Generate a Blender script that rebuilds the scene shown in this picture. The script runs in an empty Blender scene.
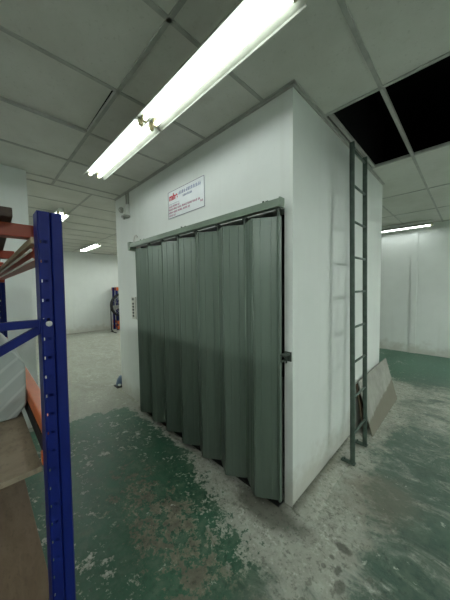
import bpy, bmesh, math, random
from mathutils import Vector, Matrix

random.seed(7)
scene = bpy.context.scene
col = scene.collection
PI = math.pi
H = 2.79          # ceiling height
SD = 2.21         # depth of the lift shaft
SL = 2.82         # length of the shaft front

# ------------------------------------------------------------------ materials
class NB:
    """tiny node-tree builder"""
    def __init__(self, name):
        self.m = bpy.data.materials.new(name)
        self.m.use_nodes = True
        self.t = self.m.node_tree
        self.t.nodes.clear()
        self.out = self.t.nodes.new('ShaderNodeOutputMaterial')
        self.tc = None
    def n(self, kind, **kw):
        nd = self.t.nodes.new(kind)
        for k, v in kw.items():
            setattr(nd, k, v)
        return nd
    def link(self, a, b):
        self.t.links.new(a, b)
    def put(self, sock, v):
        if hasattr(v, 'is_output') or isinstance(v, bpy.types.NodeSocket):
            self.link(v, sock)
        else:
            if isinstance(v, (tuple, list)) and len(v) == 3 and sock.type == 'RGBA':
                v = (*v, 1)
            sock.default_value = v
    def pos(self):
        if self.tc is None:
            self.tc = self.n('ShaderNodeTexCoord')
        return self.tc.outputs['Object']
    def xyz(self):
        s = self.n('ShaderNodeSeparateXYZ')
        self.link(self.pos(), s.inputs[0])
        return s.outputs
    def math(self, op, a, b=0.0, c=None, clamp=False):
        nd = self.n('ShaderNodeMath', operation=op, use_clamp=clamp)
        self.put(nd.inputs[0], a)
        self.put(nd.inputs[1], b)
        if c is not None:
            self.put(nd.inputs[2], c)
        return nd.outputs[0]
    def noise(self, scale, detail=4, rough=0.55, dist=0.0, stretch=None, seed=0.0):
        nd = self.n('ShaderNodeTexNoise')
        nd.inputs['Scale'].default_value = scale
        nd.inputs['Detail'].default_value = detail
        nd.inputs['Roughness'].default_value = rough
        nd.inputs['Distortion'].default_value = dist
        mp = self.n('ShaderNodeMapping')
        mp.inputs['Location'].default_value = (seed, seed * 1.7, seed * .6)
        if stretch:
            mp.inputs['Scale'].default_value = stretch
        self.link(self.pos(), mp.inputs[0])
        self.link(mp.outputs[0], nd.inputs['Vector'])
        return nd.outputs[0]
    def ramp(self, v, a, b):
        nd = self.n('ShaderNodeMapRange', interpolation_type='SMOOTHSTEP')
        self.put(nd.inputs[0], v)
        self.put(nd.inputs[1], a)
        self.put(nd.inputs[2], b)
        return nd.outputs[0]
    def mix(self, f, a, b):
        nd = self.n('ShaderNodeMix', data_type='RGBA')
        self.put(nd.inputs[0], f)
        self.put(nd.inputs[6], a)
        self.put(nd.inputs[7], b)
        return nd.outputs[2]
    def bsdf(self, color, rough=0.5, metal=0.0, spec=0.5, bump=None, bump_s=0.3, bump_d=0.01):
        p = self.n('ShaderNodeBsdfPrincipled')
        self.put(p.inputs['Base Color'], color)
        self.put(p.inputs['Roughness'], rough)
        self.put(p.inputs['Metallic'], metal)
        self.put(p.inputs['Specular IOR Level'], spec)
        if bump is not None:
            b = self.n('ShaderNodeBump')
            b.inputs['Strength'].default_value = bump_s
            b.inputs['Distance'].default_value = bump_d
            self.link(bump, b.inputs['Height'])
            self.link(b.outputs[0], p.inputs['Normal'])
        self.link(p.outputs[0], self.out.inputs[0])
        return self.m

def simple(name, c, rough=0.5, metal=0.0, spec=0.5, var=0.12, scale=9.0, bump=0.05):
    nb = NB(name)
    nz = nb.noise(scale, 5)
    f = nb.ramp(nz, .3, .7)
    c2 = tuple(max(0, x * (1 - var)) for x in c)
    c1 = tuple(min(1, x * (1 + var)) for x in c)
    return nb.bsdf(nb.mix(f, c2, c1), rough, metal, spec, nz, bump, .004)

def mat_wall():
    nb = NB('painted_plaster')
    x, y, z = nb.xyz()
    big = nb.noise(.9, 5, .6)
    col_ = nb.mix(nb.ramp(big, .3, .75), (.63, .66, .63), (.71, .74, .71))
    streak = nb.noise(3.0, 4, .6, stretch=(4, 4, .25), seed=17)
    col_ = nb.mix(nb.math('MULTIPLY', nb.ramp(streak, .52, .75), .16), col_, (.52, .53, .47))
    # scuffs and splashed dirt close to the floor, with a ragged upper edge
    nz = nb.noise(5.5, 6, .65, seed=5)
    hgt = nb.math('ADD', z, nb.math('MULTIPLY', nb.math('SUBTRACT', nz, .5), .55))
    dirt = nb.math('SUBTRACT', 1.0, nb.ramp(hgt, .0, .30))
    col_ = nb.mix(nb.math('MULTIPLY', dirt, .55), col_, (.36, .34, .27))
    sp = nb.noise(26, 3, .7, seed=9)
    col_ = nb.mix(nb.math('MULTIPLY', nb.ramp(sp, .70, .78), .35), col_, (.36, .33, .27))
    fine = nb.noise(60, 4, .6)
    return nb.bsdf(col_, .62, 0, .35, fine, .12, .003)

def mat_floor():
    nb = NB('worn_painted_concrete')
    x, y, z = nb.xyz()
    add = lambda a, b: nb.math('ADD', a, b)
    mul = lambda a, b: nb.math('MULTIPLY', a, b)
    inv = lambda a: nb.math('SUBTRACT', 1.0, a)
    mx = lambda a, b: nb.math('MAXIMUM', a, b)
    n1 = nb.noise(1.1, 5, .6, .4)
    n2 = nb.noise(3.2, 8, .7, .5, seed=4)
    n3 = nb.noise(10, 8, .72, .3, seed=8)
    n4 = nb.noise(38, 6, .7, seed=2)
    n5 = nb.noise(3.6, 9, .78, .9, stretch=(.75, 1.35, 1), seed=15)
    wob = nb.math('SUBTRACT', n2, .5)
    wob1 = nb.math('SUBTRACT', n1, .5)
    yw = add(y, mul(wob, .45))
    xw = add(x, mul(wob, .45))
    right = nb.ramp(add(x, mul(wob1, 1.2)), -.15, .45)
    # chip field: roughly even spread between 0 and 1
    N = add(add(mul(n2, .30), mul(n3, .42)), mul(n4, .28))
    N = add(mul(nb.math('SUBTRACT', N, .5), 3.4), .5)
    Ns = add(mul(nb.math('SUBTRACT', add(mul(n5, .65), mul(n3, .35)), .5), 2.6), .5)
    # --- how far the paint has gone, place by place
    wid = add(.11, mul(nb.ramp(x, -1.5, .15), .36))
    dd = add(y, wid)                                     # >0 within the strip along the door
    strip = mul(nb.ramp(add(dd, mul(wob, .45)), -.30, .26), inv(nb.ramp(y, .15, .5)))
    strip = mul(strip, inv(nb.ramp(xw, .25, .75)))
    side = mul(inv(nb.ramp(add(xw, mul(wob1, .5)), .08, .60)), nb.ramp(yw, -.35, .0))
    side = mul(side, inv(nb.ramp(yw, 2.8, 3.6)))
    back = inv(nb.ramp(add(add(xw, mul(wob1, .3)), mul(y, -.28)), -2.30, -2.10))
    dx = mul(add(x, .52), .70)
    dy = mul(add(y, .66), 2.1)
    dist = nb.math('SQRT', add(mul(dx, dx), mul(dy, dy)))
    spot = inv(nb.ramp(dist, .10, .75))
    aisle = add(.30, mul(spot, .21))
    w = mx(mx(mul(strip, .84), mul(side, .90)), mx(mul(back, 1.4), aisle))
    bare_l = inv(nb.ramp(N, nb.math('SUBTRACT', w, .06), add(w, .06)))
    wr = mx(mx(mul(strip, .90), mul(side, .92)), mx(mul(back, 1.4), mul(inv(nb.ramp(yw, 2.9, 3.8)), add(.38, mul(nb.ramp(yw, 1.5, 2.2), .22)))))
    bare_r = inv(nb.ramp(Ns, nb.math('SUBTRACT', wr, .30), add(wr, .22)))
    bare = add(mul(bare_l, inv(right)), mul(bare_r, right))
    # --- colours
    paint = nb.mix(nb.ramp(n2, .3, .7), (.024, .088, .050), (.036, .118, .070))
    paintr = nb.mix(nb.ramp(n2, .3, .7), (.042, .078, .058), (.072, .118, .092))
    paint = nb.mix(right, paint, paintr)
    dust = nb.ramp(n3, .44, .72)
    paint = nb.mix(mul(dust, .42), paint, (.17, .19, .15))
    far = nb.ramp(y, 2.8, 4.4)
    paint = nb.mix(mul(far, .8), paint, (.070, .165, .115))
    conc = nb.mix(nb.ramp(n2, .28, .72), (.33, .335, .285), (.46, .475, .42))
    conc = nb.mix(mul(nb.ramp(n3, .47, .62), .75), conc, (.64, .67, .61))
    grime = nb.noise(1.7, 6, .7, seed=21)
    conc = nb.mix(mul(nb.ramp(grime, .50, .70), .55), conc, (.17, .16, .125))
    conc = nb.mix(mul(nb.ramp(n4, .52, .62), .50), conc, (.17, .175, .145))
    # scuffed, dull concrete behind the shaft
    conc = nb.mix(mul(back, .45), conc, nb.mix(nb.ramp(n5, .4, .62), (.30, .31, .25), (.52, .54, .47)))
    conc = nb.mix(mul(nb.ramp(N, .22, .42), .55), nb.mix(mul(inv(nb.ramp(N, .0, .35)), .7), conc, (.66, .69, .63)), (.25, .255, .21))
    brown = nb.mix(nb.ramp(n3, .38, .62), (.085, .077, .050), (.230, .210, .155))
    brn = mul(inv(mx(mx(strip, side), back)), inv(nb.ramp(N, -.05, .12)))
    only = inv(mx(mx(nb.ramp(strip, .05, .5), nb.ramp(side, .05, .5)), back))
    barec = nb.mix(mul(mul(only, nb.ramp(spot, .0, .25)), .85), conc, brown)
    # damp, dirty concrete right at the shaft corner
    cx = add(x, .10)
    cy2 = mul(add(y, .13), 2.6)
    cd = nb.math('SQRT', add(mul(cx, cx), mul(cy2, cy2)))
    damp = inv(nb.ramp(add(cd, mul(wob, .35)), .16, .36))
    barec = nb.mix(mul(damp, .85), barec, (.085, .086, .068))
    c = nb.mix(bare, paint, barec)
    # brown worn patch on the right
    ex = mul(nb.math('SUBTRACT', x, .42), 2.4)
    ey = mul(nb.math('SUBTRACT', y, .55), 2.2)
    ed = nb.math('SQRT', add(mul(ex, ex), mul(ey, ey)))
    rb = inv(nb.ramp(add(ed, mul(wob, 1.1)), .25, .75))
    white_fleck = mul(nb.ramp(nb.noise(17, 7, .75, .4, seed=41), .62, .66), mul(inv(back), .8))
    c = nb.mix(white_fleck, c, (.40, .42, .36))
    c = nb.mix(mul(mul(nb.ramp(n4, .54, .64), .35), inv(back)), c, (.030, .045, .030))
    c = nb.mix(mul(rb, .50), c, (.17, .15, .115))
    # small dark oil drips
    for (ox, oy, rx, ry, st) in ((.345, -.03, .050, .032, .75), (.365, -.17, .020, .035, .7), (.40, -.235, .024, .045, .6), (.30, -.20, .014, .014, .6), (.315, -.125, .015, .012, .6), (.50, -.10, .014, .02, .5)):
        qx = mul(nb.math('SUBTRACT', x, ox), 1 / rx)
        qy = mul(nb.math('SUBTRACT', y, oy), 1 / ry)
        qd = nb.math('SQRT', add(mul(qx, qx), mul(qy, qy)))
        c = nb.mix(mul(inv(nb.ramp(add(qd, mul(nb.math('SUBTRACT', n3, .5), 2.2)), .6, 1.15)), st), c, (.055, .056, .045))
    rough = add(.40, mul(bare, .32))
    hgt = add(mul(bare, -.6), mul(n4, .5))
    return nb.bsdf(c, rough, 0, .35, hgt, .25, .004)

def mat_ceiling():
    nb = NB('mineral_fibre_tile')
    nz = nb.noise(2.4, 5, .6)
    c = nb.mix(nb.ramp(nz, .3, .7), (.60, .595, .545), (.68, .675, .63))
    pit = nb.noise(55, 3, .6, seed=3)
    c = nb.mix(nb.math('MULTIPLY', nb.ramp(pit, .60, .72), .35), c, (.42, .41, .36))
    blot = nb.noise(7, 4, .6, seed=6)
    c = nb.mix(nb.math('MULTIPLY', nb.ramp(blot, .60, .72), .30), c, (.48, .46, .40))
    return nb.bsdf(c, .85, 0, .2, pit, .25, .003)

def mat_door():
    nb = NB('grey_green_steel')
    streak = nb.noise(4, 5, .6, stretch=(6, 6, .18), seed=2)
    c = nb.mix(nb.ramp(streak, .3, .7), (.100, .134, .106), (.122, .160, .130))
    x, y, z = nb.xyz()
    nz = nb.noise(6, 5, .6, seed=5)
    grime = nb.math('SUBTRACT', 1, nb.ramp(nb.math('ADD', z, nb.math('MULTIPLY', nz, .5)), .25, 1.15))
    c = nb.mix(nb.math('MULTIPLY', grime, .30), c, (.070, .090, .072))
    wav = nb.noise(2.3, 2, .4, stretch=(2.5, 2.5, .5), seed=7)
    return nb.bsdf(c, .33, 0.12, .5, wav, .10, .02)

def mat_wood(name, a, b, rough=.6, scale=6, stretch=(1, 9, 9)):
    nb = NB(name)
    g = nb.noise(scale, 6, .62, .8, stretch=stretch)
    f = nb.noise(90, 2, .5, stretch=(.5, 1, 1), seed=4)
    c = nb.mix(nb.ramp(g, .3, .7), a, b)
    c = nb.mix(nb.math('MULTIPLY', nb.ramp(f, .55, .7), .35), c, tuple(x * .55 for x in a))
    return nb.bsdf(c, rough, 0, .35, f, .15, .002)

def mat_wrap():
    nb = NB('pale_grey_wrapping')
    mp = nb.n('ShaderNodeMapping')
    mp.inputs['Rotation'].default_value = (math.radians(48), 0, 0)
    nb.link(nb.pos(), mp.inputs[0])
    w = nb.n('ShaderNodeTexWave', wave_type='BANDS', bands_direction='Y')
    w.inputs['Scale'].default_value = 6.5
    w.inputs['Distortion'].default_value = 2.2
    w.inputs['Detail'].default_value = 2
    w.inputs['Detail Scale'].default_value = .6
    nb.link(mp.outputs[0], w.inputs['Vector'])
    f = nb.ramp(w.outputs[1], .82, 1.0)
    c = nb.mix(f, (.31, .345, .33), (.40, .435, .42))
    return nb.bsdf(c, .38, 0, .5, w.outputs[1], .25, .006)

def mat_emit(name, c, s):
    nb = NB(name)
    e = nb.n('ShaderNodeEmission')
    e.inputs[0].default_value = (*c, 1)
    e.inputs[1].default_value = s
    nb.link(e.outputs[0], nb.out.inputs[0])
    return nb.m

def mat_board():
    nb = NB('grey_board_damp_foot')
    x, y, z = nb.xyz()
    nz = nb.noise(6, 6, .65)
    # waterline climbs towards the far end
    edge = nb.math('ADD', nb.math('SUBTRACT', z, nb.math('MULTIPLY', nb.math('SUBTRACT', y, 1.25), .11)), nb.math('MULTIPLY', nb.math('SUBTRACT', nz, .5), .08))
    c = nb.mix(nb.ramp(nz, .3, .7), (.25, .25, .22), (.34, .34, .305))
    wet = nb.math('SUBTRACT', 1, nb.ramp(edge, .115, .145))
    c = nb.mix(nb.math('MULTIPLY', wet, .85), c, (.165, .155, .115))
    return nb.bsdf(c, .75, 0, .25, nz, .15, .004)

M = dict(
    wall=mat_wall(), floor=mat_floor(), tile=mat_ceiling(), door=mat_door(),
    grid=simple('ceiling_grid_bar', (.40, .40, .37), .5, 0, .4),
    void=simple('void_shade', (.012, .011, .012), .9, 0, .1),  # near-black: the dark of the space above the ceiling is in the colour
    inside=simple('dark_shaft_lining', (.05, .05, .047), .9, 0, .1),
    rail=simple('rail_paint', (.165, .215, .165), .42, .1, .5),
    darkmetal=simple('dark_grey_green_metal', (.060, .078, .062), .45, .3, .5),
    ladder=simple('ladder_paint', (.072, .105, .085), .48, .1, .45, .2, 20),
    blue=simple('rack_blue', (.003, .009, .105), .45, 0, .22, .10),
    orange=simple('rack_orange', (.62, .135, .030), .38, 0, .5),
    red=simple('rack_red_shaded', (.31, .042, .014), .45, 0, .5),  # red of the top bars darkened for the shade of the plank
    steel=simple('zinc_steel', (.55, .54, .50), .35, .8),
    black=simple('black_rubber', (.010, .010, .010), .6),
    plastic=simple('white_plastic', (.66, .68, .63), .45),
    greyplastic=simple('grey_plastic', (.36, .37, .33), .5),
    white=simple('white_enamel', (.80, .83, .78), .35),
    enamel=simple('aged_reflector_enamel', (.30, .32, .26), .5, 0, .3),
    plate=simple('beige_plate', (.50, .50, .44), .5),
    brass=simple('yellowed_holder', (.52, .46, .26), .45),
    chip=mat_wood('chipboard', (.205, .165, .115), (.285, .235, .170), .62, 14, (1, 1, 1)),
    ply=mat_wood('brown_board', (.110, .075, .046), (.150, .105, .068), .62, 5, (1.5, 5, 5)),
    dark_ply=mat_wood('dark_plank', (.026, .015, .010), (.044, .027, .018), .6, 5),
    batten=mat_wood('tan_batten', (.34, .27, .18), (.45, .36, .26), .6, 7),
    wrap=mat_wrap(), board=mat_board(),
    rod=simple('pale_rod', (.50, .47, .43), .4),
    curb=simple('grey_cement', (.30, .31, .27), .8, 0, .25, .35, 9, .35),
    sign=simple('sign_face', (.70, .73, .74), .35, 0, .4, .03),
    signline=simple('sign_border', (.16, .14, .20), .5),
    signred=simple('sign_red', (.50, .035, .055), .5),
    signblue=simple('sign_blue', (.20, .25, .42), .5),
    signpink=simple('sign_magenta', (.42, .10, .20), .5),
    bluecloth=simple('slate_blue', (.10, .15, .22), .6),
    tube=mat_emit('lit_tube', (.93, 1.0, .99), 12.0),
    tube_added=mat_emit('lit_tube_added', (.93, 1.0, .97), 135.0),  # for the added lights out of view, stronger than the visible tubes
    tube_side=mat_emit('lit_tube_side', (.93, 1.0, .97), 235.0),
    tube_mid=mat_emit('lit_tube_mid', (.93, 1.0, .97), 60.0),
)

# ------------------------------------------------------------------ mesh helper
class MB:
    def __init__(self):
        self.bm = bmesh.new()
        self.mats = []
    def mi(self, m):
        if m is None:
            return 0
        if m not in self.mats:
            self.mats.append(m)
        return self.mats.index(m)
    def box(self, a, b, bevel=0.0, m=None, mat4=None):
        a, b = Vector(a), Vector(b)
        idx = self.mi(m)
        r = bmesh.ops.create_cube(self.bm, size=1)
        vs = r['verts']
        bmesh.ops.scale(self.bm, vec=(b - a), verts=vs)
        bmesh.ops.translate(self.bm, vec=(a + b) / 2, verts=vs)
        if bevel:
            es = list({e for v in vs for e in v.link_edges})
            rr = bmesh.ops.bevel(self.bm, geom=es, offset=bevel, segments=2, affect='EDGES', profile=.6)
            vs = list({v for f in rr['faces'] for v in f.verts} | {v for v in vs if v.is_valid})
        if mat4:
            bmesh.ops.transform(self.bm, matrix=mat4, verts=vs)
        for f in {f for v in vs for f in v.link_faces}:
            f.material_index = idx
        return self
    def prism(self, pts, d, m=None, caps=True):
        """closed polygon (3-D points) swept along vector d"""
        idx = self.mi(m)
        d = Vector(d)
        A = [self.bm.verts.new(Vector(p)) for p in pts]
        B = [self.bm.verts.new(Vector(p) + d) for p in pts]
        n = len(pts)
        fs = []
        for i in range(n):
            j = (i + 1) % n
            fs.append(self.bm.faces.new((A[i], A[j], B[j], B[i])))
        if caps:
            fs.append(self.bm.faces.new(A[::-1]))
            fs.append(self.bm.faces.new(B))
        for f in fs:
            f.material_index = idx
        return self
    def quad(self, pts, m=None):
        f = self.bm.faces.new([self.bm.verts.new(Vector(p)) for p in pts])
        f.material_index = self.mi(m)
        return self
    def tube(self, p, q, r, n=12, m=None, r2=None):
        idx = self.mi(m)
        p, q = Vector(p), Vector(q)
        d = q - p
        rot = d.to_track_quat('Z', 'Y').to_matrix().to_4x4()
        rr = bmesh.ops.create_cone(self.bm, cap_ends=True, segments=n, radius1=r, radius2=r if r2 is None else r2, depth=d.length,
                                   matrix=Matrix.Translation((p + q) / 2) @ rot)
        for f in {f for v in rr['verts'] for f in v.link_faces}:
            f.material_index = idx
            f.smooth = len(f.verts) == 4
        return self
    def path(self, pts, r, n=8, m=None):
        for a, b in zip(pts, pts[1:]):
            self.tube(a, b, r, n, m)
        return self
    def ball(self, c, r, sc=(1, 1, 1), m=None, seg=16):
        idx = self.mi(m)
        mt = Matrix.Translation(Vector(c)) @ Matrix.Diagonal((*sc, 1))
        rr = bmesh.ops.create_uvsphere(self.bm, u_segments=seg, v_segments=seg // 2, radius=r, matrix=mt)
        for f in {f for v in rr['verts'] for f in v.link_faces}:
            f.material_index = idx
            f.smooth = True
        return self
    def torus(self, c, R, r, axis='X', n=40, k=8, m=None):
        idx = self.mi(m)
        rings = []
        for i in range(n):
            t = 2 * PI * i / n
            ring = []
            for j in range(k):
                s = 2 * PI * j / k
                u, w = (R + r * math.cos(s)) * math.cos(t), (R + r * math.cos(s)) * math.sin(t)
                h = r * math.sin(s)
                p = {'X': (h, u, w), 'Y': (u, h, w), 'Z': (u, w, h)}[axis]
                ring.append(self.bm.verts.new(Vector(c) + Vector(p)))
            rings.append(ring)
        for i in range(n):
            for j in range(k):
                f = self.bm.faces.new((rings[i][j], rings[(i + 1) % n][j], rings[(i + 1) % n][(j + 1) % k], rings[i][(j + 1) % k]))
                f.material_index = idx
                f.smooth = True
        return self
    def build(self, name, m=None, parent=None):
        bmesh.ops.recalc_face_normals(self.bm, faces=self.bm.faces)
        me = bpy.data.meshes.new(name)
        self.bm.to_mesh(me)
        self.bm.free()
        if m is not None and not self.mats:
            me.materials.append(m)
        for k in self.mats:
            me.materials.append(k)
        o = bpy.data.objects.new(name, me)
        col.objects.link(o)
        if parent is not None:
            o.parent = parent
            o.matrix_parent_inverse = Matrix.Translation(-parent.location)
        return o

def thing(name, label, cat, loc=(0, 0, 0), group=None):
    o = bpy.data.objects.new(name, None)
    o.empty_display_size = .1
    col.objects.link(o)
    o.location = loc
    o['label'] = label
    o['category'] = cat
    if group:
        o['group'] = group
    return o
def tag(o, label, cat, group=None):
    o['label'] = label
    o['category'] = cat
    if group:
        o['group'] = group
    return o
def structure(o, label, cat):
    o['kind'] = 'structure'
    o['label'] = label
    o['category'] = cat
    return o
def copy_tree(root, loc, label=None, group=None):
    r = root.copy()
    col.objects.link(r)
    r.location = loc
    if label:
        r['label'] = label
    if group:
        r['group'] = group
    for ch in list(root.children):
        c = ch.copy()
        col.objects.link(c)
        c.parent = r
        for g in ch.children:
            d = g.copy()
            col.objects.link(d)
            d.parent = c
    return r

# ------------------------------------------------------------------ the room
XL, XR, YB, YF = -8.8, 4.6, -4.4, 5.3
structure(MB().box((XL - .2, YB - .2, -.12), (XR + .2, YF + .2, 0)).build('floor', M['floor']),
          'worn green painted concrete floor with scraped bare patches', 'floor')
structure(MB().box((XL - .2, YB - .2, 0), (XL, YF + .2, 3.75)).build('wall_left', M['wall']), 'white far wall at the end of the room, behind the folding door block on the left', 'wall')
structure(MB().box((XR, YB - .2, 0), (XR + .2, YF + .2, 3.75)).build('wall_right', M['wall']), 'white wall closing the room on the right', 'wall')
structure(MB().box((XL, YB - .2, 0), (XR, YB, 3.75)).build('wall_front', M['wall']), 'white wall behind the camera', 'wall')
structure(MB().box((XL, YF, 0), (XR, YF + .2, 3.75)).build('wall_back', M['wall']), 'white back wall seen on the right past the ladder', 'wall')
structure(MB().box((-.12, YF - .022, 0), (-.01, YF, H)).build('trim_2', M['wall']), 'narrow white pilaster on the back wall at right', 'pilaster')
# partition end behind the rack
structure(MB().box((-2.80, YB, 0), (-2.57, -1.03, H)).build('wall_partition', M['wall']), 'white end of a partition wall behind the storage rack', 'wall')

# lift shaft with a door opening
OX0, OX1, OZ = -2.10, -.062, 2.035
sh = MB()
T = .12
sh.box((-SL, -.0, 0), (OX0, T, H)).box((OX1, 0, 0), (0, T, H)).box((OX0, 0, OZ), (OX1, T, H))
sh.box((-T, T, 0), (0, SD, H)).box((-SL, T, 0), (-SL + T, SD, H)).box((-SL + T, SD - T, 0), (-T, SD, H))
structure(sh.build('wall_shaft', M['wall']), 'white walls of the square lift shaft carrying the folding door and the ladder', 'wall')
li = MB()
li.box((-SL + T, T, 0), (-SL + T + .01, SD - T, H)).box((-T - .01, T, 0), (-T, SD - T, H)).box((-SL + T, SD - T - .01, 0), (-T, SD - T, H))
li.box((-SL + T, T, H - .02), (-T, SD - T, H))
li.box((OX0, .003, 0), (OX0 + .004, T, OZ)).box((OX1 - .004, .003, 0), (OX1, T, OZ))
li.build('shaft_lining', M['inside'], bpy.data.objects['wall_shaft'])
# the shaft carries on above the ceiling, the void's darkness put into its colour
structure(MB().box((-SL, 0, H + .012), (0, SD, 3.75)).build('wall_shaft_top', M['void']), 'top of the lift shaft above the ceiling opening, coloured near-black for the dark void', 'wall')

# ceiling: tiles laid in a grid, two cells open above the ladder
xsA = [-2.62 + .6 * k for k in range(0, 13)]
xsA = [-2.82] + xsA[:-1] + [XR]
xsB = [XL] + [-2.82 - .6 * k for k in range(9, -1, -1)]
ysA = [YB] + [-.757 + 1.197 * k for k in range(-3, 6)] + [YF]
ysB = [YB] + [-.31 + 1.197 * k for k in range(-3, 5)] + [YF]
tiles = MB()
bars = MB()
def inside_shaft(x0, x1, y0, y1):
    return x0 >= -SL - .01 and x1 <= .01 and y0 >= -.01 and y1 <= SD + .01
def open_cell(xc, yc):
    return -.25 < xc < 1.65 and .44 < yc < 1.637
def lay_piece(x0, x1, y0, y1, hz, lift):
    """one tile or a cut piece of it; cut edges at the shaft get no gap"""
    cut = lambda v, side: abs(v) < 1e-6 or abs(v - SD) < 1e-6
    g = .004
    xa, xb = x0 + (0 if cut(x0, 0) else g), x1 - (0 if cut(x1, 0) else g)
    ya, yb = y0 + (0 if cut(y0, 0) else g), y1 - (0 if cut(y1, 0) else g) - (.012 if lift else 0)
    v = [(xa, ya, H + hz), (xb, ya, H + hz), (xb, yb, H + hz + lift), (xa, yb, H + hz + lift * .5)]
    tiles.quad(v)
    tiles.quad([(p[0], p[1], p[2] + .014) for p in v])
    for i in range(4):
        p, q = v[i], v[(i + 1) % 4]
        tiles.quad([p, q, (q[0], q[1], q[2] + .014), (p[0], p[1], p[2] + .014)])
for xs, ys in ((xsB, ysB), (xsA, ysA)):
    for x0, x1 in zip(xs, xs[1:]):
        for y0, y1 in zip(ys, ys[1:]):
            if open_cell((x0 + x1) / 2, (y0 + y1) / 2):
                continue
            hz = random.uniform(0, .003)
            lift = .03 if abs(x0 + 1.42) < .02 and abs(y1 + .757) < .02 else .0   # the one tile that has slipped off its bar
            near_x = x0 < -.01 and x1 > -SL + .01
            crosses_y = y0 < SD - .01 and y1 > .01
            if not (near_x and crosses_y and xs is xsA):
                lay_piece(x0, x1, y0, y1, hz, lift)
                continue
            if x1 > .01:
                lay_piece(0.0, x1, y0, y1, hz, lift)
            if y0 < -.01:
                lay_piece(x0, min(x1, 0.0), y0, 0.0, hz, lift)
            if y1 > SD + .01:
                lay_piece(x0, min(x1, 0.0), SD, y1, hz, lift)
ceil = structure(tiles.build('ceiling', M['tile']), 'suspended ceiling of off-white mottled tiles with an open dark gap', 'ceiling')
bw, bz0, bz1 = .012, H - .005, H + .02
def bar(x0, x1, y0, y1):
    bars.box((x0, y0, bz0), (x1, y1, bz1))
for x in xsA[1:-1]:
    segs = [(YB, YF)] if x > 0 else [(YB, 0), (SD, YF)]
    for s in segs:
        bar(x - bw, x + bw, s[0], s[1])
for y in ysA[1:-1]:
    if 0 < y < SD:
        bar(0, XR, y - bw, y + bw)
    else:
        bar(-2.82, XR, y - bw, y + bw)
for x in xsB[1:]:
    bar(x - bw, x + bw, YB, YF)
for y in ysB[1:-1]:
    bar(XL, -2.82, y - bw, y + bw)
bar(.035, .059, .44, 1.637)
gb = bars.build('ceiling_grid', M['grid'], ceil)
ang = MB()
e = .022
ang.box((-SL - e, -e, H - .006), (e, 0, H + .012)).box((0, -e, H - .006), (e, SD + e, H + .012)).box((-SL - e, 0, H - .006), (-SL, SD, H + .012))
ang.box((-SL, -e * .35, H - .020), (e * .35, 0, H - .006)).box((0, -e * .35, H - .020), (e * .35, SD, H - .006))
ang.build('edge_angle', M['grid'], ceil)
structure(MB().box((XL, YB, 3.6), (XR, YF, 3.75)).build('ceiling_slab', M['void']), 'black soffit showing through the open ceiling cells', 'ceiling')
# lining added round the void, its darkness put into the colour
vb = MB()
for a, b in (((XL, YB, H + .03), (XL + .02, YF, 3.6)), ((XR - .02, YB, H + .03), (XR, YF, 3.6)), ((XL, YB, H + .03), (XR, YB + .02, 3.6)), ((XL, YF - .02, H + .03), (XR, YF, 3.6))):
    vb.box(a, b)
vb.build('void_lining', M['void'], bpy.data.objects['ceiling_slab'])

# low cement curb round the shaft corner
cu = MB()
outer = [(.006, -.012), (.05, -.030), (.115, -.025), (.16, .03), (.155, .18), (.135, .36), (.14, .56), (.135, .78), (.09, 1.0), (.012, 1.15)]
inner = [(.002, -.004), (.002, .0), (.002, .01), (.002, .05), (.002, .18), (.002, .36), (.002, .56), (.002, .78), (.002, 1.0), (.002, 1.15)]
bmv = cu.bm
rows = []
for (ox, oy), (ix, iy) in zip(outer, inner):
    rows.append([bmv.verts.new(p) for p in ((ix, iy, .019), (ix + (ox - ix) * .5, iy + (oy - iy) * .5, .015), (ix + (ox - ix) * .8, iy + (oy - iy) * .8, .008), (ox, oy, -.002), (ix, iy, -.002))])
for r0, r1 in zip(rows, rows[1:]):
    for j in range(5):
        f = bmv.faces.new((r0[j], r1[j], r1[(j + 1) % 5], r0[(j + 1) % 5]))
        f.smooth = True
bmv.faces.new(rows[0])
bmv.faces.new(rows[-1][::-1])
structure(cu.build('trim_1', M['floor']), 'rough cement curb along the foot of the shaft corner', 'curb')

# ------------------------------------------------------------------ folding door
door = thing('folding_door', 'grey-green folding steel door of upright ribbed leaves closing the lift shaft', 'folding door', (-1.05, -.1, 0))
ZB, ZT = .050, 1.972
pts = [(-2.085, -.060)]
for i in range(6, -1, -1):
    ax = -.212 - .2845 * i
    pts.append((ax, -.150))
    pts.append((ax + .142, -.058))
for i, (P, Q) in enumerate(zip(pts, pts[1:])):
    P, Q = Vector((*P, 0)), Vector((*Q, 0))
    d = (Q - P)
    L = d.length
    d.normalize()
    nrm = Vector((d.y, -d.x, 0))
    if nrm.y > 0:
        nrm = -nrm
    prof = [(.004, 0), (.012, .003), (.27 * L, .003), (.295 * L, .0050), (.32 * L, .003), (.68 * L, .003), (.705 * L, .0050), (.73 * L, .003), (L - .012, .003), (L - .004, 0)]
    front = [P + d * s + nrm * o for s, o in prof]
    backp = [P + d * s + nrm * (o - .006) for s, o in prof][::-1]
    dz = .004 * math.sin(i * 1.7)
    mb = MB()
    mb.prism([p + Vector((0, 0, ZB + dz)) for p in front + backp], (0, 0, ZT - ZB))
    mb.build('leaf', M['door'], door)
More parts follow.
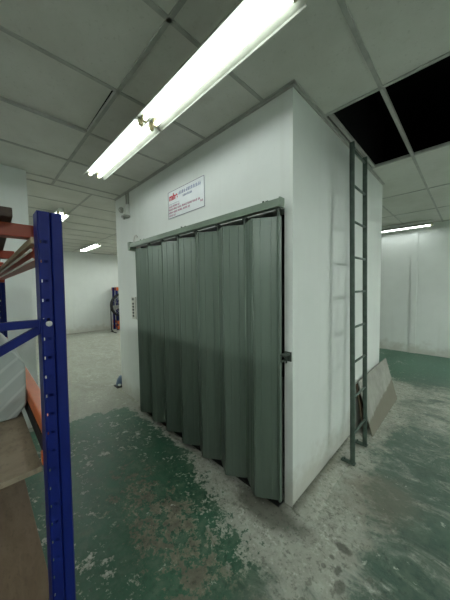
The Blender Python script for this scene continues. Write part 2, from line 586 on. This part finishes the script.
for i, P in enumerate(pts):
    out = i % 2 == 1
    hb = MB().tube((P[0], P[1], ZB + .01), (P[0], P[1], ZT + (.0 if out else .02)), .0045 if out else .006, 10)
    hb.build('hinge', M['rail'] if not out else M['door'], door)
    if not out and 0 < i:
        hg = MB()
        hg.box((P[0] - .008, P[1] - .006, ZT - .03), (P[0] + .008, P[1] + .006, 2.03), .002)
        hg.box((P[0] - .02, P[1] - .012, 2.012), (P[0] + .02, P[1] + .012, 2.022), .002)
        hg.build('hanger', M['darkmetal'], door)
MB().box((-2.04, -.066, 0.0005), (-.07, -.0, .010), .002).build('contact_shade', M['black'], door)  # black strip put in as the contact shadow under the leaves
lk = MB().box((-.066, -.075, ZB), (-.052, -.050, ZT), .002).build('closing_stile', M['door'], door)

rail = thing('door_track', 'grey-green steel track fixed to the white wall above the folding door', 'track', (-1.1, -.05, 2.05))
mb = MB()
mb.prism([(-2.23, -.040, 2.080), (-2.23, -.086, 2.080), (-2.23, -.086, 2.030), (-2.23, -.076, 2.030), (-2.23, -.076, 2.072), (-2.23, -.050, 2.072), (-2.23, -.050, 2.030), (-2.23, -.040, 2.030)], (2.188, 0, 0))
mb.build('channel', M['rail'], rail)
for x in (-2.236, -.044):
    w = .028 if x < -1 else .006
    MB().box((x - w, -.090, 2.024 if x > -1 else 1.995), (x + w, -.0 if x < -1 else -.036, 2.086 if x > -1 else 2.10), .003).build('end_bracket', M['rail'], rail)
for x in (-2.0, -1.16, -.20):
    b = MB().box((x - .012, -.06, 2.080), (x + .012, -.001, 2.086)).box((x - .012, -.006, 2.080), (x + .012, -.0, 2.118), .002)
    b.tube((x, -.045, 2.086), (x, -.045, 2.104), .008, 6)
    b.build('fixing_lug', M['darkmetal'], rail)
arc = [(-2.19 + .055 * (1 - math.cos(t)), -.04, 2.10 + .075 * math.sin(t)) for t in [i * PI * .8 / 8 for i in range(9)]]
MB().path(arc, .005, 8).build('wire_loop', M['rod'], rail)

hs = thing('hasp', 'dark metal hasp plate on the narrow white jamb beside the folding door', 'latch', (-.04, -.02, 1.05))
MB().box((-.056, -.010, 1.018), (-.008, 0, 1.082), .002).build('plate', M['darkmetal'], hs)
MB().box((-.0500, -.075, 1.064), (-.012, -.011, 1.076), .002).box((-.0500, -.075, 1.022), (-.036, -.011, 1.034), .002).build('staple', M['darkmetal'], hs)
MB().tube((-.028, -.035, 1.012), (-.028, -.035, 1.085), .006, 10).build('pin', M['darkmetal'], hs)

# ------------------------------------------------------------------ wall sign
sx0, sx1, sz0, sz1 = -1.44, -.86, 2.236, 2.506
sg = thing('sign_board', 'small white notice with thin dark border and red and blue lettering above the door', 'sign', (-1.15, 0, sz0))
MB().box((sx0, -.005, sz0), (sx1, -.0, sz1)).build('panel', M['sign'], sg)
b = MB()
w = .004
for a, c in (((sx0, sz0), (sx1, sz0 + w)), ((sx0, sz1 - w), (sx1, sz1)), ((sx0, sz0), (sx0 + w, sz1)), ((sx1 - w, sz0), (sx1, sz1))):
    b.box((a[0], -.0062, a[1]), (c[0], -.0045, c[1]))
b.build('border', M['signline'], sg)
def lettering(name, text, x, z, size, m, sxx=1.0, bold=0.0):
    cu_ = bpy.data.curves.new(name, 'FONT')
    cu_.body = text
    cu_.size = size
    cu_.offset = bold
    cu_.extrude = .0004
    tmp = bpy.data.objects.new('tmp', cu_)
    col.objects.link(tmp)
    dg = bpy.context.evaluated_depsgraph_get()
    me = bpy.data.meshes.new_from_object(tmp.evaluated_get(dg))
    bpy.data.objects.remove(tmp)
    me.transform(Matrix.Translation((x, -.0058, z)) @ Matrix.Rotation(PI / 2, 4, 'X') @ Matrix.Diagonal((sxx, 1, 1, 1)))
    me.materials.clear()
    me.materials.append(m)
    o = bpy.data.objects.new(name, me)
    col.objects.link(o)
    o.parent = sg
    o.matrix_parent_inverse = Matrix.Translation(-sg.location)
    return o
lettering('logo', 'mhe', sx0 + .022, sz0 + .182, .085, M['signred'], 1.0, .004)
def glyph_row(name, x0, x1, z, h, m, gap_every, fill=.8, seed=1):
    """a row of small character-like marks too fine to read in the photo"""
    rnd = random.Random(seed)
    mbb = MB()
    x = x0
    k = 0
    while x < x1 - h * .4:
        wdt = h * rnd.uniform(.55, .85)
        for q in range(rnd.randint(2, 3)):                 # strokes of one character
            zz = z + h * (q + .1) / 3.0
            mbb.box((x + rnd.uniform(0, .15) * wdt, -.0066, zz), (x + wdt * rnd.uniform(.8, 1), -.0052, zz + h * .17))
        xv = x + wdt * rnd.uniform(.2, .75)
        mbb.box((xv, -.0066, z), (xv + h * .16, -.0052, z + h))
        x += wdt + h * (.22 if (k + 1) % gap_every else .7)
        k += 1
    return mbb.build(name, m, sg)
glyph_row('heading_line', sx0 + .185, sx1 - .03, sz0 + .205, .032, M['signblue'], 99, seed=2)
glyph_row('heading_line', sx0 + .26, sx1 - .17, sz0 + .170, .020, M['signblue'], 9, seed=3)
MB().box((sx0 + .012, -.0060, sz0 + .140), (sx0 + .20, -.0050, sz0 + .1425)).build('rule_line', M['signline'], sg)
for k, (xe, sd) in enumerate(((sx0 + .20, 4), (sx1 - .06, 5), (sx1 - .22, 6), (sx0 + .13, 7))):
    glyph_row('text_line', sx0 + .015, xe, sz0 + .108 - k * .030, .019, M['signpink'], 4, seed=sd)
glyph_row('text_line', sx1 - .055, sx1 - .02, sz0 + .055, .019, M['signpink'], 4, seed=11)

# ------------------------------------------------------------------ call panel, alarm unit
pn = thing('call_panel', 'narrow pale wall panel with a column of dark push buttons left of the folding door', 'button panel', (-2.37, 0, 1.1))
MB().box((-2.375, -.016, 1.115), (-2.262, 0, 1.405), .005).build('face_plate', M['plate'], pn)
for k in range(5):
    z = 1.158 + k * .040
    MB().box((-2.338, -.022, z - .012), (-2.302, -.014, z + .012), .003).build('push_button', M['black'], pn)
MB().box((-2.352, -.0175, 1.362), (-2.300, -.0155, 1.392)).build('indicator', M['darkmetal'], pn)

al = thing('alarm_unit', 'small white wall unit with round front under two conduits near the ceiling corner', 'alarm', (-2.42, 0, 2.45))
MB().box((-2.448, -.055, 2.480), (-2.368, 0, 2.615), .006).build('housing', M['plastic'], al)
MB().tube((-2.440, -.040, 2.552), (-2.470, -.060, 2.552), .026, 20, r2=.037).torus((-2.470, -.062, 2.552), .034, .006, 'X', 24, 6).build('horn', M['greyplastic'], al)
MB().tube((-2.469, -.0590, 2.552), (-2.474, -.0625, 2.552), .029, 20).build('horn_mouth', M['darkmetal'], al)
MB().box((-2.44, -.085, 2.446), (-2.35, -.0, 2.470), .004).tube((-2.41, -.06, 2.446), (-2.41, -.06, 2.422), .014, 10).build('lower_bracket', M['greyplastic'], al)
for x in (-2.433, -2.372):
    MB().tube((x, -.012, 2.62), (x, -.012, H), .0085, 10).build('conduit', M['greyplastic'], al)

# ------------------------------------------------------------------ ladder
LX = lambda z: .1605 - .0142 * z
ld = thing('wall_ladder', 'dark green steel ladder standing upright beside the shaft under the open ceiling gap', 'ladder', (.148, .87, 0))
for y in (.706, 1.042):
    rl = MB()
    for (w0, w1, d0, d1) in ((-.018, .018, -.006, .006), (-.018, -.010, -.006, .022)):
        p0, p1 = Vector((LX(.028), y, .028)), Vector((LX(2.66), y, 2.66))
        rl.prism([p0 + Vector((w0, d0, 0)), p0 + Vector((w1, d0, 0)), p0 + Vector((w1, d1, 0)), p0 + Vector((w0, d1, 0))], p1 - p0)
    rl.build('rail', M['ladder'], ld)
    MB().box((.070, y - .022, .016), (.182, y + .022, .027), .002).tube((.095, y, .03), (.095, y, .046), .009, 6).build('foot', M['ladder'], ld)
for z in (.267, .575, .875, 1.17, 1.466, 1.752, 2.042, 2.33, 2.61):
    MB().tube((LX(z), .708, z), (LX(z), 1.040, z), .0095, 10).build('rung', M['ladder'], ld)

# ------------------------------------------------------------------ boards leaning behind the ladder
b = MB()
ylo, yhi = 1.27, 2.42
up = Vector((.022 - .172, 0, .53))
for (y0, y1) in ((ylo, yhi),):
    b.prism([(.158, y0, .001), (.170, y0, .001), (.032, y0, .526), (.020, y0, .526)], (0, y1 - y0, 0))
tag(b.build('leaning_board', M['board']), 'pale grey board with a brown damp foot leaning on the shaft wall past the ladder', 'board')
b = MB()
b.prism([(.080, 1.275, .001), (.092, 1.275, .001), (.016, 1.275, .490), (.004, 1.275, .490)], (0, .70, 0))
tag(b.build('leaning_plank', M['ply']), 'dark brown board tucked behind the pale leaning board against the wall', 'board')

# ------------------------------------------------------------------ fluorescent lights
def fixture(label, loc, length, group='twin tube fluorescent lights', tube='tube'):
    """origin at the ceiling, centre of the fitting; runs along X"""
    t = thing('fluorescent_light', label, 'ceiling light', loc, group)
    X, Y, Z = loc
    h = length / 2
    zt = Z - .004
    MB().box((X - h, Y - .034, zt - .055), (X + h, Y + .034, zt), .004).build('housing', M['white'], t)
    for s in (-1, 1):
        w = MB()
        prof = [(X - h, Y + s * .030, zt - .052), (X - h, Y + s * .098, zt - .098), (X - h, Y + s * .102, zt - .106), (X - h, Y + s * .104, zt - .104), (X - h, Y + s * .100, zt - .095), (X - h, Y + s * .030, zt - .048)]
        w.prism(prof, (length, 0, 0))
        w.build('reflector', M['enamel'], t)
    MB().prism([(X - h, Y - .016, zt - .056), (X - h, Y + .016, zt - .056), (X - h, Y, zt - .082)], (length, 0, 0)).build('ridge', M['enamel'], t)
    for s in (-1, 1):
        MB().tube((X - h + .030, Y + s * .042, zt - .090), (X + h - .030, Y + s * .042, zt - .090), .0130, 14).build('tube', M[tube], t)
        for q in (-1, 1):
            hx = X + q * (h - .018)
            MB().box((hx - .012, Y + s * .042 - .015, zt - .108), (hx + .012, Y + s * .042 + .015, zt - .056), .004).build('lamp_holder', M['brass'], t)
    return t
fixture('nearest of the lit twin-tube lights, its end at the top edge of the photo', (-.262, -.540, H), 1.145)
fixture('lit twin-tube light in line above the folding door, its end by the notice', (-1.425, -.540, H), 1.145)
fixture('lit twin-tube light whose end shows just behind the top of the blue rack upright', (-4.32, -.47, H), 1.15, tube='tube_mid')
fixture('small far lit twin-tube light deep in the left part of the room', (-7.05, .90, H), 1.3, tube='tube_mid')
fixture('lit light along the top of the back wall at right, past the shaft', (-.34, 4.95, H), 1.18)
fixture('lit twin-tube light out of frame to the right of the ladder', (3.0, 2.45, H), 1.18, tube='tube_side')
for k, (lx, ly) in enumerate(((1.9, -3.1), (-.9, -3.1), (3.5, -1.3), (3.4, 3.6), (-5.6, -2.8), (-5.2, 3.3), (-6.8, 3.6))):  # unseen lights added to raise the overall brightness
    fixture('added twin-tube ceiling light out of view, put in to brighten the room', (lx, ly, H), 1.18, tube='tube_added')

# ------------------------------------------------------------------ storage rack
rk = thing('storage_rack', 'blue and orange storage rack of bolted uprights, beams and shelves at the left edge', 'rack', (-.95, -1.7, 0))
def upright(x1, yo, s):
    """x1: outer face, yo: aisle side edge, s: +1 when the back of the post lies towards -Y"""
    mb = MB()
    ztop = 1.722
    y = lambda d: yo - s * d
    cols_ = [0, .003, .024, .0265, .029, .0360, .0425, .0482, .0508, .055]
    offx = [-.004, -.0, -.0, -.005, -.0, -.0, -.0, -.0, -.0, -.003]
    zs = [0.0]
    z = .045
    while z < ztop - .03:
        zs += [z - .0038, z + .0038]
        z += .050
    zs.append(ztop)
    for i in range(len(cols_) - 1):
        for j in range(len(zs) - 1):
            hole = (j % 2 == 1)
            if hole and i == 5:
                continue
            if hole and i == 7:
                continue
            mb.quad([(x1 + offx[i], y(cols_[i]), zs[j]), (x1 + offx[i + 1], y(cols_[i + 1]), zs[j]), (x1 + offx[i + 1], y(cols_[i + 1]), zs[j + 1]), (x1 + offx[i], y(cols_[i]), zs[j + 1])])
    mb.box((x1 - .055, min(y(0), y(.002)), 0), (x1 - .004, max(y(0), y(.002)), ztop))
    mb.box((x1 - .055, min(y(.0535), y(.055)), 0), (x1 - .0005, max(y(.0535), y(.055)), ztop))
    mb.box((x1 - .056, min(y(0), y(.037)), 0), (x1 - .054, max(y(0), y(.037)), ztop))
    if s > 0:                                            # the post stands a touch out of plumb
        for v in mb.bm.verts:
            v.co.y -= .0100 * (1.7 - v.co.z)
    u = mb.build('upright', M['blue'], rk)
    return u
YA, YR = -1.290, -2.230
XN, XFAR = .050, -1.915
ups = []
for x1 in (XN, XFAR):
    ups.append(upright(x1, YA, 1))
    upright(x1, YR, -1)
for x1 in (XN, XFAR):
    xm = x1 - .028
    for z in (.30, 1.434):
        MB().box((xm - .010, YR - .02, z - .010), (xm + .010, YA - .030, z + .010), .002).build('brace', M['blue'], rk)
    for (za, zb) in ((1.425, .95), (.95, .32)):
        y0, y1 = (YA - .046, YR + .04) if za > 1 else (YR + .04, YA - .046)
        dv = Vector((0, y1 - y0, zb - za))
        nv = Vector((0, -dv.z, dv.y)).normalized() * .010
        p0, p1 = Vector((xm - .009, y0, za)), Vector((xm - .009, y1, zb))
        MB().prism([p0 - nv, p0 + nv, p1 + nv, p1 - nv], (.018, 0, 0)).build('diagonal_brace', M['blue'], rk)
    MB().tube((x1 + .0, YA - .041, 1.434), (x1 + .009, YA - .041, 1.434), .0055, 6).tube((x1 - .001, YA - .041, 1.434), (x1 + .003, YA - .041, 1.434), .0072, 14).build('bolt', M['steel'], rk)
bx0, bx1 = XFAR + .002, XN - .058
def beam(ya, yb, z0, z1, m, ledge):
    bm_ = MB().box((bx0, ya, z0), (bx1, yb, z1), .003)
    if ledge:
        inn = -1 if ya > -1.7 else 1
        yy = ya if inn < 0 else yb
        bm_.box((bx0, min(yy + inn * .0, yy - inn * .018), z0 - .052), (bx1, max(yy, yy - inn * .018), z0 - .0))
        bm_.box((bx0, min(yy + inn * .006, yy - inn * .02), z0 - .058), (bx1, max(yy + inn * .006, yy - inn * .02), z0 - .054))
    o = bm_.build('beam', m, rk)
    return o
# middle shelf beams
for (ya, yb) in ((-1.340, -1.300), (-2.22, -2.18)):
    bm_ = MB().box((bx0, ya, 1.080), (bx1, yb, 1.128), .004)
    cy_ = (ya + yb) / 2 + (.012 if ya > -1.7 else -.012)
    bm_.build('beam', M['orange'], rk)
    MB().box((bx0, (ya - .001) if ya > -1.7 else cy_, 1.024), (bx1, cy_ + .008 if ya > -1.7 else yb + .001, 1.079)).build('shaded_ledge', M['black'], rk)  # ledge coloured black for the shade below the beam
for x in (bx1, bx0):
    q = 1 if x == bx1 else -1
    MB().box((min(x, x - q * .020), -1.354, 1.030), (max(x, x - q * .020), -1.342, 1.066), .003).build('beam_connector', M['orange'], rk)
# top shelf beams, deck bars, battens
for (ya, yb) in ((-1.340, -1.298), (-2.222, -2.18)):
    MB().box((bx0, ya, 1.606), (bx1, yb, 1.645), .003).build('beam', M['red'], rk)
MB().box((bx0, -1.352, 1.6465), (bx1, -1.305, 1.664), .001).build('batten', M['batten'], rk)
MB().box((bx0, -2.215, 1.6465), (bx1, -2.168, 1.664), .001).build('batten', M['batten'], rk)
for x in (-.035, -.66, -1.30):
    MB().box((x - .042, -2.215, 1.665), (x, -1.330, 1.700), .003).build('deck_bar', M['red'], rk)
for dz, yy in ((1.628, -1.353), (1.604, -1.350)):
    MB().tube((bx0, yy, dz), (bx1, yy, dz), .0038, 8).build('edge_rod', M['rod'], rk)
MB().box((XFAR + .001, -1.356, 1.585), (XFAR + .030, -1.296, 1.66), .003).build('beam_connector', M['red'], rk)
# shelf boards
sp = MB().box((-.92, -.39, -.0115), (.92, .39, .0115), .002).build('shelf_plank', M['dark_ply'])
sp.location = (-.905, -1.750, 1.7125)
sp.rotation_euler = (0, 0, math.radians(-1.8))
tag(sp, 'dark brown board lying on the top bars of the storage rack', 'board')
cb = MB().box((-.93, -.40, -.0075), (.93, .40, .0075), .001).build('chipboard_sheet', M['chip'])
cb.location = (-.926, -1.756, 1.0305)
cb.rotation_euler = (0, 0, 0)
tag(cb, 'light brown chipboard shelf sheet under the grey wrapped bundle', 'board')
# deck bars that carry the chipboard
for x in (-.30, -1.0, -1.7):
    MB().box((x - .04, -2.19, .998), (x, -1.385, 1.022), .002).build('deck_bar', M['orange'], rk)

# grey wrapped bundle with chamfered corners
pf = [(-1.375, 1.0405), (-1.345, 1.082), (-1.342, 1.236), (-1.380, 1.294), (-1.76, 1.294), (-1.80, 1.24), (-1.80, 1.085), (-1.765, 1.0405)]
b = MB()
b.prism([(-.372, y, z) for y, z in pf], (-.62, 0, 0))
o = b.build('wrapped_bundle', M['wrap'])
bv = o.modifiers.new('soft', 'BEVEL')
bv.width = .008
bv.segments = 3
tag(o, 'pale grey plastic-wrapped bundle with chamfered corners on the chipboard shelf', 'bundle')

# big brown case below the shelf
cs = thing('brown_crate', 'big brown board-topped case standing on the floor under the chipboard shelf', 'crate', (-.75, -1.75, 0))
MB().box((-1.60, -2.10, 0.001), (-.02, -1.355, .575), .004).build('body', M['ply'], cs)
MB().box((-1.62, -2.13, .576), (-.008, -1.339, .602), .003).build('lid', M['ply'], cs)

# ------------------------------------------------------------------ far corner: second rack, drum fan
r2 = thing('small_rack', 'small orange and blue rack by the far wall behind the round black fan', 'rack', (-8.4, 2.3, 0))
for y in (2.12, 3.0):
    for x in (-8.62, -8.30):
        MB().box((x - .03, y - .03, 0), (x + .03, y + .03, 1.56), .004).build('upright', M['blue'], r2)
for z in (.10, .28, 1.50):
    for x in (-8.665, -8.248):
        MB().box((x - .020, 2.088, z - .06), (x + .020, 3.03, z + .06), .004).build('beam', M['orange'], r2)
for z in (.335, 1.555):
    MB().box((-8.64, 2.155, z - .01), (-8.275, 2.965, z + .008), .002).build('shelf_board', M['chip'], r2)
MB().box((-8.55, 2.15, .354), (-8.36, 2.9, 1.15), .02).build('stored_box', M['darkmetal'], r2)
fn = thing('drum_fan', 'round black drum fan half hidden behind the left edge of the shaft', 'fan', (-7.95, 2.20, 0))
c = Vector((-7.98, 2.17, .93))
fr = MB()
fr.torus(c, .40, .022, 'X', 48, 8)
fr.torus(c + Vector((.16, 0, 0)), .40, .016, 'X', 48, 8)
fr.build('shroud_ring', M['black'], fn)
sk = MB()
n = 40
ring0 = [sk.bm.verts.new(c + Vector((-.02, .395 * math.cos(2 * PI * i / n), .395 * math.sin(2 * PI * i / n)))) for i in range(n)]
ring1 = [sk.bm.verts.new(c + Vector((.17, .395 * math.cos(2 * PI * i / n), .395 * math.sin(2 * PI * i / n)))) for i in range(n)]
for i in range(n):
    f = sk.bm.faces.new((ring0[i], ring0[(i + 1) % n], ring1[(i + 1) % n], ring1[i]))
    f.smooth = True
sk.build('shroud', M['black'], fn)
gr = MB()
for r_ in (.08, .15, .22, .29, .35):
    gr.torus(c + Vector((.17, 0, 0)), r_, .004, 'X', 40, 5)
for i in range(16):
    a = 2 * PI * i / 16
    gr.tube(c + Vector((.17, .05 * math.cos(a), .05 * math.sin(a))), c + Vector((.17, .40 * math.cos(a), .40 * math.sin(a))), .004, 5)
gr.build('guard', M['steel'], fn)
MB().tube(c + Vector((-.02, 0, 0)), c + Vector((.15, 0, 0)), .07, 20).build('motor', M['black'], fn)
for i in range(4):
    a = PI / 2 * i + .3
    ca, sa = math.cos(a), math.sin(a)
    rad, tan = Vector((0, ca, sa)), Vector((0, -sa, ca))
    p0 = c + Vector((.07, 0, 0))
    MB().prism([p0 + rad * .07 - tan * .04 + Vector((.02, 0, 0)), p0 + rad * .36 - tan * .10 + Vector((.04, 0, 0)), p0 + rad * .36 + tan * .10 - Vector((.04, 0, 0)), p0 + rad * .07 + tan * .04 - Vector((.02, 0, 0))], (.006, 0, 0)).build('blade', M['greyplastic'], fn)
st = MB()
for s in (-1, 1):
    st.path([(-7.89, 2.17 + s * .43, .93), (-7.89, 2.17 + s * .43, .10), (-7.89, 2.17 + s * .36, .015)], .016, 8)
    st.tube((-8.12, 2.17 + s * .36, .016), (-7.66, 2.17 + s * .36, .016), .015, 8)
    st.tube((-7.89, 2.17 + s * .40, .93), (-7.89, 2.17 + s * .44, .93), .03, 10)
st.build('stand', M['black'], fn)

# ------------------------------------------------------------------ small bundle on the floor by the shaft's left corner
sb = thing('floor_bundle', 'small blue-grey bundle on the floor at the left corner of the shaft', 'bundle', (-3.02, .05, 0))
k = MB()
k.ball((-3.015, .055, .06), .075, (1.0, .9, .95), seg=18)
for v in k.bm.verts:
    v.co += Vector((.012 * math.sin(37 * v.co.z + 9 * v.co.x), .012 * math.sin(51 * v.co.x), .02 * math.sin(30 * v.co.y) + max(0, v.co.z - .08) * .3))
    v.co.z = max(v.co.z, .012)
k.build('cloth', M['bluecloth'], sb)
MB().box((-3.09, -.025, .001), (-2.94, .125, .014), .005).build('base', M['black'], sb)
MB().ball((-2.958, .018, .042), .026, (.9, 1, .8), seg=12).build('white_cap', M['white'], sb)

# ------------------------------------------------------------------ camera
f_, yaw, pitch, roll = 246.94, .7841, -.0536, -.0142
Cc = Vector((.8273, -1.4596, 1.5234))
cy, sy = math.cos(yaw), math.sin(yaw)
r_ = Vector((cy, sy, 0)); fw = Vector((-sy, cy, 0)); upv = Vector((0, 0, 1))
cp, sp = math.cos(pitch), math.sin(pitch)
F = fw * cp + upv * sp
U = upv * cp - fw * sp
cr, sr = math.cos(roll), math.sin(roll)
R3 = r_ * cr + U * sr
U3 = U * cr - r_ * sr
cam = bpy.data.cameras.new('camera')
cam.sensor_fit = 'HORIZONTAL'
cam.sensor_width = 36
cam.lens = 36 * f_ / 450
cam.clip_start = .02
co = bpy.data.objects.new('camera', cam)
col.objects.link(co)
m3 = Matrix((R3, U3, -F)).transposed()
co.matrix_world = Matrix.Translation(Cc) @ m3.to_4x4()
scene.camera = co

# ------------------------------------------------------------------ world and view
wd = bpy.data.worlds.new('world')
scene.world = wd
wd.use_nodes = True
wd.node_tree.nodes['Background'].inputs[0].default_value = (0, 0, 0, 1)
scene.view_settings.view_transform = 'Standard'
scene.view_settings.look = 'None'
scene.view_settings.gamma = 1
scene.view_settings.use_curve_mapping = False
scene.view_settings.exposure = .1
try:
    scene.cycles.use_denoising = True
    scene.cycles.max_bounces = 10
    scene.cycles.diffuse_bounces = 6
except Exception:
    pass
